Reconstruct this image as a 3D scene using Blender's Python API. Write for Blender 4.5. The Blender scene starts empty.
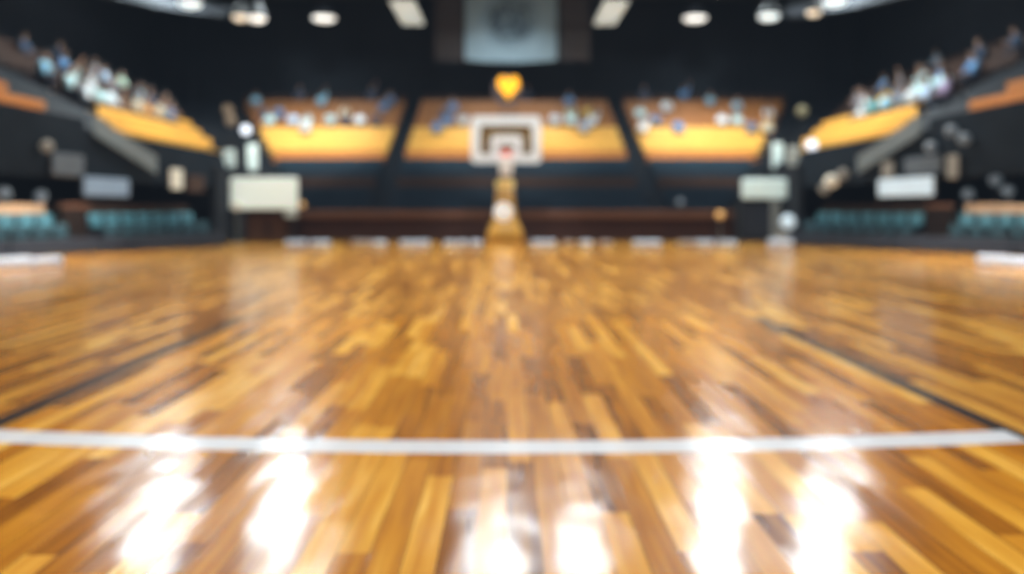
import bpy, bmesh, math, random
from mathutils import Vector, Matrix
PI = math.pi
random.seed(7)
SC = bpy.context.scene
COL = SC.collection
F, VX, HY, CH = 740.0, 507.0, 205.0, 1.37      # focal length in pixels, vanishing point, horizon row, eye height

def X(px, Y): return (px - VX) / F * Y
def Z(py, Y): return CH + (HY - py) / F * Y

# ------------------------------------------------------------------ materials
def nd(nt, t, **kw):
    n = nt.nodes.new(t)
    for k, v in kw.items(): setattr(n, k, v)
    return n
MATS = {}
def mat(name, col, rough=.5, metal=0., var=.12, scale=6., emit=0., ecol=None, stretch=(1, 1, 1), spec=.5):
    """principled surface whose colour is broken up by noise"""
    if name in MATS: return MATS[name]
    m = bpy.data.materials.new(name); m.use_nodes = True
    nt = m.node_tree; b = nt.nodes['Principled BSDF']
    tc = nd(nt, 'ShaderNodeTexCoord'); mp = nd(nt, 'ShaderNodeMapping'); mp.inputs['Scale'].default_value = stretch
    no = nd(nt, 'ShaderNodeTexNoise'); no.inputs['Scale'].default_value = scale; no.inputs['Detail'].default_value = 4
    mx = nd(nt, 'ShaderNodeMix', data_type='RGBA')
    nt.links.new(tc.outputs['Object'], mp.inputs['Vector']); nt.links.new(mp.outputs['Vector'], no.inputs['Vector'])
    nt.links.new(no.outputs['Fac'], mx.inputs['Factor'])
    mx.inputs['A'].default_value = (*[max(0, c * (1 - var)) for c in col], 1)
    mx.inputs['B'].default_value = (*[min(1, c * (1 + var)) for c in col], 1)
    nt.links.new(mx.outputs['Result'], b.inputs['Base Color'])
    b.inputs['Roughness'].default_value = rough; b.inputs['Metallic'].default_value = metal
    b.inputs['Specular IOR Level'].default_value = spec
    if emit:
        b.inputs['Emission Color'].default_value = (*(ecol or col), 1); b.inputs['Emission Strength'].default_value = emit
    MATS[name] = m
    return m

def math_node(nt, op, a, b=None):
    n = nd(nt, 'ShaderNodeMath', operation=op)
    for i, v in enumerate((a, b)):
        if v is None: continue
        if isinstance(v, (int, float)): n.inputs[i].default_value = v
        else: nt.links.new(v, n.inputs[i])
    return n.outputs[0]

def floor_material():
    m = bpy.data.materials.new('varnished_court_planks'); m.use_nodes = True
    nt = m.node_tree; b = nt.nodes['Principled BSDF']; L = nt.links.new
    M = lambda op, a, c=None: math_node(nt, op, a, c)
    tc = nd(nt, 'ShaderNodeTexCoord'); sp = nd(nt, 'ShaderNodeSeparateXYZ'); L(tc.outputs['Object'], sp.inputs[0])
    x, y = sp.outputs[0], sp.outputs[1]
    row = M('FLOOR', M('DIVIDE', x, .135))
    w1 = nd(nt, 'ShaderNodeTexWhiteNoise', noise_dimensions='1D'); L(row, w1.inputs['W'])
    colm = M('FLOOR', M('ADD', M('DIVIDE', y, 1.35), M('MULTIPLY', w1.outputs['Value'], 7.0)))
    cb = nd(nt, 'ShaderNodeCombineXYZ'); L(row, cb.inputs[0]); L(colm, cb.inputs[1])
    w2 = nd(nt, 'ShaderNodeTexWhiteNoise', noise_dimensions='2D'); L(cb.outputs[0], w2.inputs['Vector'])
    rnd = w2.outputs['Value']
    # grain along the plank
    mp = nd(nt, 'ShaderNodeMapping'); mp.inputs['Scale'].default_value = (22, 1.3, 1); L(tc.outputs['Object'], mp.inputs['Vector'])
    g = nd(nt, 'ShaderNodeTexNoise'); g.inputs['Scale'].default_value = 1.0; g.inputs['Detail'].default_value = 5; L(mp.outputs[0], g.inputs['Vector'])
    val = M('ADD', M('MULTIPLY', rnd, .74), M('MULTIPLY', M('SUBTRACT', g.outputs['Fac'], .37), .95))
    rp = nd(nt, 'ShaderNodeValToRGB'); L(val, rp.inputs[0])
    cr = rp.color_ramp
    stops = [(0., (.15, .046, .002)), (.3, (.355, .128, .005)), (.62, (.54, .228, .012)), (.86, (.70, .365, .038)), (1., (.86, .54, .13))]
    cr.elements[0].position, cr.elements[0].color = stops[0][0], (*stops[0][1], 1)
    cr.elements[1].position, cr.elements[1].color = stops[-1][0], (*stops[-1][1], 1)
    for p, c in stops[1:-1]:
        e = cr.elements.new(p); e.color = (*c, 1)
    color = rp.outputs[0]
    # joints between planks
    fx = M('FRACT', M('DIVIDE', x, .135)); jx = M('LESS_THAN', fx, .035)
    def mix(fac, a, c):
        n = nd(nt, 'ShaderNodeMix', data_type='RGBA')
        L(fac, n.inputs['Factor']); L(a, n.inputs['A'])
        if isinstance(c, tuple): n.inputs['B'].default_value = (*c, 1)
        else: L(c, n.inputs['B'])
        return n.outputs['Result']
    color = mix(M('MULTIPLY', jx, .75), color, (.05, .02, .004))
    band = lambda v, lo, hi: M('MULTIPLY', M('GREATER_THAN', v, lo), M('LESS_THAN', v, hi))
    # outside the key the stain is a little browner
    inkey = M('MULTIPLY', band(x, -3.15, 3.02), band(y, 1.0, 9.0))
    hs = nd(nt, 'ShaderNodeHueSaturation'); L(color, hs.inputs['Color']); hs.inputs['Saturation'].default_value = .97; hs.inputs['Value'].default_value = .86
    color = mix(inkey, hs.outputs[0], color)
    # dark side lines of the key
    d1 = M('MULTIPLY', M('MAXIMUM', band(x, -3.28, -3.12), band(x, 2.95, 3.10)), band(y, 4.3, 9.0))
    color = mix(d1, color, (.035, .022, .018))
    # white curved line in front
    yy = M('SUBTRACT', y, M('MULTIPLY', M('MULTIPLY', x, x), .022))
    wl = M('MULTIPLY', band(yy, 4.08, 4.30), band(x, -3.3, 3.02))
    wn = nd(nt, 'ShaderNodeTexNoise'); wn.inputs['Scale'].default_value = 4; L(tc.outputs['Object'], wn.inputs['Vector'])
    color = mix(M('MULTIPLY', wl, M('ADD', .82, M('MULTIPLY', wn.outputs['Fac'], .2))), color, (.64, .70, .78))
    L(color, b.inputs['Base Color'])
    # varnish: patchy gloss, gently wavy
    ro = M('ADD', .175, M('MULTIPLY', rnd, .05)); L(ro, b.inputs['Roughness'])
    mp2 = nd(nt, 'ShaderNodeMapping'); mp2.inputs['Scale'].default_value = (6, 3.6, 1); L(tc.outputs['Object'], mp2.inputs['Vector'])
    n2 = nd(nt, 'ShaderNodeTexNoise'); n2.inputs['Scale'].default_value = 1; n2.inputs['Detail'].default_value = 0; L(mp2.outputs[0], n2.inputs['Vector'])
    bp = nd(nt, 'ShaderNodeBump'); bp.inputs['Strength'].default_value = .3; bp.inputs['Distance'].default_value = .0165
    L(M('ADD', n2.outputs['Fac'], M('MULTIPLY', rnd, .03)), bp.inputs['Height']); L(bp.outputs[0], b.inputs['Normal'])
    b.inputs['Specular IOR Level'].default_value = .9
    return m

def banner_material():
    m = bpy.data.materials.new('printed_banner_cloth'); m.use_nodes = True
    nt = m.node_tree; b = nt.nodes['Principled BSDF']; L = nt.links.new
    M = lambda op, a, c=None: math_node(nt, op, a, c)
    tc = nd(nt, 'ShaderNodeTexCoord'); sp = nd(nt, 'ShaderNodeSeparateXYZ'); L(tc.outputs['Object'], sp.inputs[0])
    x, z = sp.outputs[0], M('SUBTRACT', sp.outputs[2], 1.95)
    r = M('SQRT', M('ADD', M('MULTIPLY', x, x), M('MULTIPLY', z, z)))
    no = nd(nt, 'ShaderNodeTexNoise'); no.inputs['Scale'].default_value = 1.9; no.inputs['Detail'].default_value = 3; no.inputs['Distortion'].default_value = 1.6
    L(tc.outputs['Object'], no.inputs['Vector'])
    disc = nd(nt, 'ShaderNodeMapRange'); disc.inputs['From Min'].default_value = 1.55; disc.inputs['From Max'].default_value = .9; L(r, disc.inputs['Value'])
    sw = nd(nt, 'ShaderNodeMapRange'); sw.inputs['From Min'].default_value = .38; sw.inputs['From Max'].default_value = .56; L(no.outputs['Fac'], sw.inputs['Value'])
    mx = nd(nt, 'ShaderNodeMix', data_type='RGBA'); L(M('MULTIPLY', disc.outputs[0], M('ADD', .35, M('MULTIPLY', sw.outputs[0], .6))), mx.inputs['Factor'])
    mx.inputs['A'].default_value = (.22, .30, .34, 1); mx.inputs['B'].default_value = (.03, .05, .065, 1)
    L(mx.outputs['Result'], b.inputs['Base Color']); b.inputs['Roughness'].default_value = .8
    return m

def clear_material():
    m = bpy.data.materials.new('clear_acrylic'); m.use_nodes = True
    nt = m.node_tree; nt.nodes.remove(nt.nodes['Principled BSDF']); out = nt.nodes['Material Output']; L = nt.links.new
    t = nd(nt, 'ShaderNodeBsdfTransparent'); t.inputs[0].default_value = (.40, .40, .42, 1)
    g = nd(nt, 'ShaderNodeBsdfGlossy'); g.inputs['Roughness'].default_value = .05
    fr = nd(nt, 'ShaderNodeFresnel'); fr.inputs['IOR'].default_value = 1.45
    mx = nd(nt, 'ShaderNodeMixShader'); L(fr.outputs[0], mx.inputs[0]); L(t.outputs[0], mx.inputs[1]); L(g.outputs[0], mx.inputs[2]); L(mx.outputs[0], out.inputs[0])
    return m

# ------------------------------------------------------------------ mesh helpers
class MB:
    def __init__(s): s.bm = bmesh.new()
    def box(s, x0, x1, y0, y1, z0, z1, bevel=0):
        r = bmesh.ops.create_cube(s.bm, size=1)
        vs = r['verts']
        for v in vs: v.co = Vector(((x0 + x1) / 2 + v.co.x * (x1 - x0), (y0 + y1) / 2 + v.co.y * (y1 - y0), (z0 + z1) / 2 + v.co.z * (z1 - z0)))
        if bevel:
            es = list({e for v in vs for e in v.link_edges})
            bmesh.ops.bevel(s.bm, geom=es, offset=bevel, segments=2, affect='EDGES', profile=.5)
        return s
    def tube(s, pts, r, n=8, closed=False):
        pts = [Vector(p) for p in pts]; rings = []
        for i, p in enumerate(pts):
            a = pts[i - 1] if (i or closed) else p
            c = pts[(i + 1) % len(pts)] if (i < len(pts) - 1 or closed) else p
            d = (c - a).normalized(); up = Vector((0, 0, 1)) if abs(d.z) < .95 else Vector((0, 1, 0))
            u = d.cross(up).normalized(); w = d.cross(u)
            rr = r[i] if isinstance(r, (list, tuple)) else r
            rings.append([s.bm.verts.new(p + (u * math.cos(2 * PI * k / n) + w * math.sin(2 * PI * k / n)) * rr) for k in range(n)])
        m = len(rings)
        for i in range(m if closed else m - 1):
            A, B = rings[i], rings[(i + 1) % m]
            for k in range(n): s.bm.faces.new((A[k], A[(k + 1) % n], B[(k + 1) % n], B[k]))
        if not closed:
            s.bm.faces.new(rings[0][::-1]); s.bm.faces.new(rings[-1])
        return s
    def lathe(s, prof, c=(0, 0, 0), n=20):
        rings = []
        for r, z in prof:
            rings.append([s.bm.verts.new((c[0] + r * math.cos(2 * PI * k / n), c[1] + r * math.sin(2 * PI * k / n), c[2] + z)) for k in range(n)])
        for A, B in zip(rings, rings[1:]):
            for k in range(n): s.bm.faces.new((A[k], A[(k + 1) % n], B[(k + 1) % n], B[k]))
        s.bm.faces.new(rings[0][::-1]); s.bm.faces.new(rings[-1])
        return s
    def prism(s, poly, axis, a, b):
        """polygon in the plane across axis, extruded from a to b; 'y': (x,z), 'x': (y,z), 'z': (x,y)"""
        def pt(p, t): return {'y': (p[0], t, p[1]), 'x': (t, p[0], p[1]), 'z': (p[0], p[1], t)}[axis]
        A = [s.bm.verts.new(pt(p, a)) for p in poly]; B = [s.bm.verts.new(pt(p, b)) for p in poly]
        n = len(poly)
        s.bm.faces.new(A); s.bm.faces.new(B[::-1])
        for k in range(n): s.bm.faces.new((A[k], B[k], B[(k + 1) % n], A[(k + 1) % n]))
        return s
    def loft(s, rings):
        R = [[s.bm.verts.new(p) for p in r] for r in rings]; n = len(R[0])
        for A, B in zip(R, R[1:]):
            for k in range(n): s.bm.faces.new((A[k], A[(k + 1) % n], B[(k + 1) % n], B[k]))
        s.bm.faces.new(R[0][::-1]); s.bm.faces.new(R[-1]); return s
    def ball(s, c, r, sc=(1, 1, 1), u=14, v=10, mi=0):
        q = bmesh.ops.create_uvsphere(s.bm, u_segments=u, v_segments=v, radius=r)
        for p in q['verts']: p.co = Vector((c[0] + p.co.x * sc[0], c[1] + p.co.y * sc[1], c[2] + p.co.z * sc[2]))
        for f in {f for p in q['verts'] for f in p.link_faces}: f.material_index = mi
        return s
    def mesh(s, name, smooth=False):
        bmesh.ops.recalc_face_normals(s.bm, faces=s.bm.faces)
        me = bpy.data.meshes.new(name); s.bm.to_mesh(me); s.bm.free()
        if smooth:
            for p in me.polygons: p.use_smooth = True
        return me
    def build(s, name, m, parent=None, smooth=False, loc=None):
        me = s.mesh(name, smooth); me.materials.append(m)
        return link(name, me, parent, loc)
def link(name, me, parent=None, loc=None):
    o = bpy.data.objects.new(name, me); COL.objects.link(o)
    if parent: o.parent = parent
    if loc: o.location = loc
    return o
def thing(name, label, cat, loc=(0, 0, 0), rz=0, group=None):
    o = bpy.data.objects.new(name, None); COL.objects.link(o); o.empty_display_size = .2
    o.location = loc; o.rotation_euler = (0, 0, rz)
    return tag(o, label, cat, group)
def tag(o, label, cat, group=None):
    o['label'] = label; o['category'] = cat
    if group: o['group'] = group
    return o
def struct(name, mb, m, smooth=False):
    o = mb.build(name, m, smooth=smooth); o['kind'] = 'structure'; return o
KIDS = {}
def copy_tree(o, parent=None):
    c = o.copy(); COL.objects.link(c); c.parent = parent
    for ch in list(o.children): copy_tree(ch, c)
    return c
ORD = 'first second third fourth fifth sixth seventh eighth ninth tenth eleventh twelfth thirteenth fourteenth fifteenth sixteenth'.split()

# ------------------------------------------------------------------ palette
M_FLOOR = floor_material()
M_DARKWALL = mat('charcoal_wall_paint', (.020, .024, .029), .85, scale=.6, var=.25, spec=.1)
M_CEIL = mat('black_ceiling_paint', (.018, .019, .021), .9, scale=.5, var=.3)
M_CONC = mat('dark_terrace_concrete', (.018, .022, .028), .85, scale=2, var=.25, spec=.1)
M_CONC2 = mat('grey_parapet_concrete', (.028, .032, .037), .8, scale=2, var=.2, spec=.1)
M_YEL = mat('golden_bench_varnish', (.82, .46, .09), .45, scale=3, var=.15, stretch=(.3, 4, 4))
M_ORG = mat('golden_bench_shade_tone', (.34, .13, .03), .55, scale=3, var=.2, stretch=(.3, 4, 4))  # golden benches with the fading light put into the colour
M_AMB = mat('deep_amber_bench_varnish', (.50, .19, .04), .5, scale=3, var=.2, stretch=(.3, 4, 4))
M_NAVY = mat('navy_bench_paint', (.014, .025, .038), .6, scale=3, spec=.15)
M_BLUEB = mat('slate_blue_bench_paint', (.016, .038, .058), .6, scale=3, spec=.15)
M_BROWNB = mat('brown_paint_and_bench_shade', (.045, .025, .018), .6, scale=3, spec=.15)  # brown items, also the shade painted on upper golden benches
M_STEEL = mat('dark_steel', (.016, .018, .021), .6, 0, scale=8, spec=.2)
M_WOODB = mat('dark_stained_barrier_wood', (.036, .014, .009), .6, scale=2, var=.3, stretch=(.5, 1, 6), spec=.2)
M_WOODR = mat('brown_rail_wood', (.105, .047, .026), .55, scale=2, var=.25, stretch=(.4, 3, 3), spec=.2)
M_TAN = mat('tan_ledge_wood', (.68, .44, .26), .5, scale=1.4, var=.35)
M_DIMWOOD = mat('shaded_ledge_wood_tone', (.045, .028, .021), .6, scale=2, var=.3, spec=.2)  # same ledge wood, darkened where the warm light fades
M_DESK = mat('shadowy_desk_wood', (.014, .009, .007), .7, scale=2, spec=.1)
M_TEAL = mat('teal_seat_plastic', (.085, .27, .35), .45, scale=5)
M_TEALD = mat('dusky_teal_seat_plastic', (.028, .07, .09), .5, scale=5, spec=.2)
M_SKIRT = mat('slate_grey_board', (.024, .029, .040), .65, scale=3, spec=.15)
M_WHITE = mat('white_powder_coat', (.66, .69, .70), .4, scale=6, var=.04)
M_PALE = mat('pale_lit_panel', (.75, .80, .75), .5, scale=2.5, var=.12, emit=.36, ecol=(.70, .82, .74))
M_PALER = mat('pale_aqua_lit_panel', (.62, .75, .74), .5, scale=2.5, var=.12, emit=.22, ecol=(.58, .76, .74))
M_BLUELIT = mat('cool_lit_sign_face', (.12, .17, .22), .5, scale=5, var=.5, emit=.24, ecol=(.5, .68, .90))
M_WHITELIT = mat('white_lit_sign_face', (.30, .38, .44), .5, scale=3, var=.3, emit=.55, ecol=(.72, .85, .92))
M_GREYP = mat('grey_printed_sign', (.075, .10, .125), .6, scale=5, var=.5, emit=.02, ecol=(.5, .5, .55))
M_GOLD = mat('gold_vinyl_padding', (.56, .29, .045), .35, scale=4, var=.1)
M_GOLDB = mat('gold_collar_added_glow', (.95, .74, .30), .35, scale=5, var=.1, emit=.16, ecol=(1, .72, .25))  # glow added because the backboard keeps the collar in shade
M_BROWNM = mat('brown_arm_enamel', (.26, .09, .035), .4, scale=6)
M_RIM = mat('red_rim_enamel', (.75, .07, .03), .35, scale=8)
M_NET = mat('white_net_cord', (.86, .85, .82), .8, scale=20, var=.05)
M_HEART = mat('yellow_lit_heart', (.6, .30, .02), .4, scale=4, var=.06, emit=1.0, ecol=(1.5, .66, .03))
M_BACKPL = mat('smoky_violet_plate', (.10, .09, .12), .6, scale=4)
M_BANNER = banner_material()
M_BANDARK = mat('dark_brown_banner_cloth', (.045, .036, .034), .9, scale=3)
M_GLASS = clear_material()
M_RING = mat('grey_ring_metal', (.022, .025, .03), .6, 0, scale=3, spec=.15)
M_LAMPW = mat('lamp_lens_white', (.9, .9, .88), .4, scale=4, var=.03, emit=1.3, ecol=(1, .96, .88))
M_LAMPC = mat('lamp_lens_cool', (.9, .92, .92), .4, scale=4, var=.03, emit=1.2, ecol=(.82, .95, .97))
M_LAMPA = mat('lamp_lens_warm', (.95, .85, .7), .4, scale=4, var=.03, emit=.85, ecol=(1, .82, .6))
M_LAMPHI = mat('lamp_lens_high_bay', (.95, .95, .93), .4, scale=4, var=.03, emit=85, ecol=(.88, .98, 1))
M_PANELL = mat('long_panel_diffuser', (.8, .82, .78), .4, scale=2, var=.25, emit=.6, ecol=(.86, .92, .84))
M_BRIGHT = mat('bright_white_globe', (.4, .42, .46), .4, scale=5, var=.04, emit=1.6, ecol=(.80, .88, 1))
M_DIMLAMP = mat('dim_grey_globe', (.12, .15, .18), .4, scale=4, emit=.09, ecol=(.5, .66, .8))
M_CREAML = mat('cream_globe', (.45, .43, .36), .4, scale=4, emit=.30, ecol=(.9, .84, .68))
M_ORANGEL = mat('orange_globe', (.8, .45, .15), .4, scale=4, emit=.30, ecol=(1, .55, .18))
M_SKIN = mat('skin_tan', (.40, .235, .16), .6, scale=10, var=.06)
M_SKIN2 = mat('skin_brown', (.28, .15, .09), .6, scale=10, var=.06)
M_HAIR = mat('dark_hair', (.03, .02, .016), .6, scale=20, var=.3)
M_EYE = mat('dark_eye', (.02, .02, .02), .3)
M_TROUSER = mat('navy_trousers', (.03, .04, .065), .8, scale=10)
M_SHOE = mat('black_shoe', (.03, .03, .03), .5)
SHIRT = {k: mat(k.replace(' ', '_') + '_shirt_cloth', c, .8, scale=9, var=.08) for k, c in {
    'white': (.78, .88, .93), 'pale aqua': (.56, .80, .82), 'pale green': (.56, .74, .60), 'light blue': (.30, .62, .80), 'pale blue': (.52, .68, .86),
    'blue': (.11, .28, .52), 'navy': (.035, .075, .14), 'teal': (.10, .42, .48), 'grey': (.30, .30, .34), 'blue-grey': (.20, .29, .38), 'cream': (.70, .64, .48),
    'yellow': (.86, .60, .12), 'orange': (.80, .40, .12), 'tan': (.24, .18, .12), 'brown': (.16, .09, .05), 'lilac': (.40, .32, .50)}.items()}

# ------------------------------------------------------------------ room
def room():
    b = MB(); b.box(-20.3, 20.3, -8.3, 42.3, -.3, 0); struct('floor', b, M_FLOOR)
    b = MB(); b.box(-20.3, 20.3, -8.3, 42.3, 13, 13.3)
    struct('ceiling', b, M_CEIL)
    b = MB(); b.box(-20.3, -20, -8, 42, 0, 13); struct('wall_left', b, M_DARKWALL)
    b = MB(); b.box(20, 20.3, -8, 42, 0, 13); struct('wall_right', b, M_DARKWALL)
    b = MB(); b.box(-20, 20, 42, 42.3, 0, 13)
    for k in range(9): b.box(-18.2 + 4.5 * k, -17.8 + 4.5 * k, 41.8, 42, 6, 13)
    struct('wall_back', b, M_DARKWALL)
    b = MB(); b.box(-20, 20, -8.3, -8, 0, 13); struct('wall_front', b, M_DARKWALL)
room()

# ------------------------------------------------------------------ terraces (rows k: tread depth .9, rise .45)
TD, RI, Y0, Z0 = .9, .45, 28.5, .75
KN = 15
SX = 10.3                                            # front row k=5 of the side stands
def rowY(k): return Y0 + TD * k
def rowZ(k): return Z0 + RI * k
def endL(k): return -10.8 - .55 * (rowY(k) - 33)
def endR(k): return 11.5 + .57 * (rowY(k) - 33)
def sideX(k): return SX + TD * (k - 5)
def sideEnd(k): return 28.0 + 1.25 * (k - 5)
def terraces():
    b = MB()
    for k in range(KN):
        b.box(endL(k), endR(k), rowY(k), rowY(k) + TD, 0 if k < 5 else rowZ(k) - .9, rowZ(k))
        for ax in (-5.1, 5.9):                       # half steps in the two aisles
            b.box(ax - .36, ax + .36, rowY(k) - .42, rowY(k), rowZ(k) - RI, rowZ(k) - RI / 2)
    struct('terrace_end', b, M_CONC)
    for sg, nm in ((-1, 'left'), (1, 'right')):
        b = MB()
        for k in range(5, KN):
            xs = sorted((sg * sideX(k), sg * (sideX(k) + TD)))
            b.box(xs[0], xs[1], 2, sideEnd(k), rowZ(k) - .7, rowZ(k))
        struct('terrace_' + nm, b, M_CONC)
        b = MB()                                     # balcony front under the first row
        xs = sorted((sg * (SX - .02), sg * (SX - .14)))
        b.box(xs[0], xs[1], 2, 25.4, 2.0, 3.22); b.box(xs[0], xs[1], 2, 17.8, 3.22, 3.44)
        struct('trim_1' if sg < 0 else 'trim_2', b, mat('black_navy_balcony_front', (.011, .016, .022), .8, scale=1.5, var=.4, spec=.05))
        b = MB()                                     # corner steps between side and end stands
        lim = endL if sg < 0 else endR
        for k in range(5, KN):
            x0, x1 = sg * sideX(k), sg * (sideX(k) + TD); e = lim(k)
            b.prism([(x0, sideEnd(k)), (x1, sideEnd(k)), (e, rowY(k) + TD), (e, rowY(k))], 'z', rowZ(k) - .7, rowZ(k) - .05)
        struct('terrace_corner_' + nm, b, M_CONC)
        b = MB()                                     # corner wall below
        e = lim(5); t = sg * .2
        b.prism([(sg * 9.98, 25.5), (sg * 9.98 + t, 25.5), (e - t * .5, 33), (e - t * 1.5, 33)], 'z', 0, 2.7)
        struct('wall_corner_' + nm, b, M_CONC)
        b = MB()                                     # wide sloping parapet slab of the gangway
        for (xa, xb, ya, yb) in ((10.2, 11.2, 18.0, 20.3), (11.2, 18.4, 18.0, 21.5)):
            za, zb = 2.92 + .5 * (xa - 10.2), 2.92 + .5 * (xb - 10.2)
            b.prism([(sg * xa, za), (sg * xb, zb), (sg * xb, zb + .2), (sg * xa, za + .2)], 'y', ya, yb)
        struct('trim_3' if sg < 0 else 'trim_4', b, M_CONC2)
terraces()

# ------------------------------------------------------------------ bench rows
def bench(name, label, cat, group, L, mseat, loc, rz):
    t = thing(name, label, cat, loc, rz, group)
    b = MB(); b.box(0, L, .42, .58, .345, .39, .008); b.box(0, L, .60, .78, .345, .39, .008); b.build('seat', mseat, t)
    b = MB(); b.box(0, L, .80, .83, .50, .65, .006); b.box(0, L, .81, .84, .67, .86, .006); b.build('backrest', mseat, t)
    n = max(2, int(L / 2.6) + 1)
    for i in range(n):
        x = .15 + (L - .3) * i / (n - 1)
        b = MB(); b.box(x - .025, x + .025, .50, .56, 0, .343); b.box(x - .025, x + .025, .56, .845, .29, .343)
        b.box(x - .025, x + .025, .845, .87, .29, .84); b.build('leg', M_STEEL, t)
    return t
BLOCKS = [('left end block', 'left'), ('middle end block behind the hoop', 'middle'), ('right end block', 'right')]
for k in range(14):
    secs = [(endL(k) + .15, -5.55), (-4.65, 5.45), (6.35, endR(k) - .15)]
    for (a, c), (bn, _) in zip(secs, BLOCKS):
        if k < 5:
            col, m = [('navy', M_NAVY), ('navy', M_NAVY), ('brown', M_BROWNB), ('navy', M_NAVY), ('slate-blue', M_BLUEB)][k]
            bench('dark_bench', f'{col} bench, {ORD[k]} row up behind the wooden barrier, {bn}', 'bench', 'dark benches low in the end stand', c - a, m, (a, rowY(k), rowZ(k)), 0)
        else:
            nmc, m = ('amber', M_AMB) if k == 5 else ('golden-yellow', M_YEL) if k < 9 else ('shade-toned golden', M_ORG) if k < 13 else ('dark brown', M_BROWNB)  # upper golden rows coloured darker to imitate light falling off
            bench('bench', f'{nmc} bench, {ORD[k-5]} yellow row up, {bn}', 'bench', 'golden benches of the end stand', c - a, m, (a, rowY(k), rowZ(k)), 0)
for sg, sd in ((-1, 'left'), (1, 'right')):
    for k in range(5, 14):
        for (a, c, near) in ((20.5 if k == 5 else 21.7 if k == 6 else 22.6, sideEnd(k) - .2, 0), (8.0, 17.8, 1)):
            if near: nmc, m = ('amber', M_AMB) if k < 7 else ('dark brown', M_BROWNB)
            else: nmc, m = ('golden', M_YEL) if k < 8 else ('dark brown', M_BROWNB)  # higher balcony rows painted dark, as the upper tiers are unlit
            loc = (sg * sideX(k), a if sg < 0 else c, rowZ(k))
            bench('bench', f'{nmc} bench, {ORD[k-5]} row up in the {sd} balcony stand, {"nearer than" if near else "beyond"} the gangway slab', 'bench', f'benches of the {sd} balcony stand', c - a, m, loc, PI / 2 if sg < 0 else -PI / 2)

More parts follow.
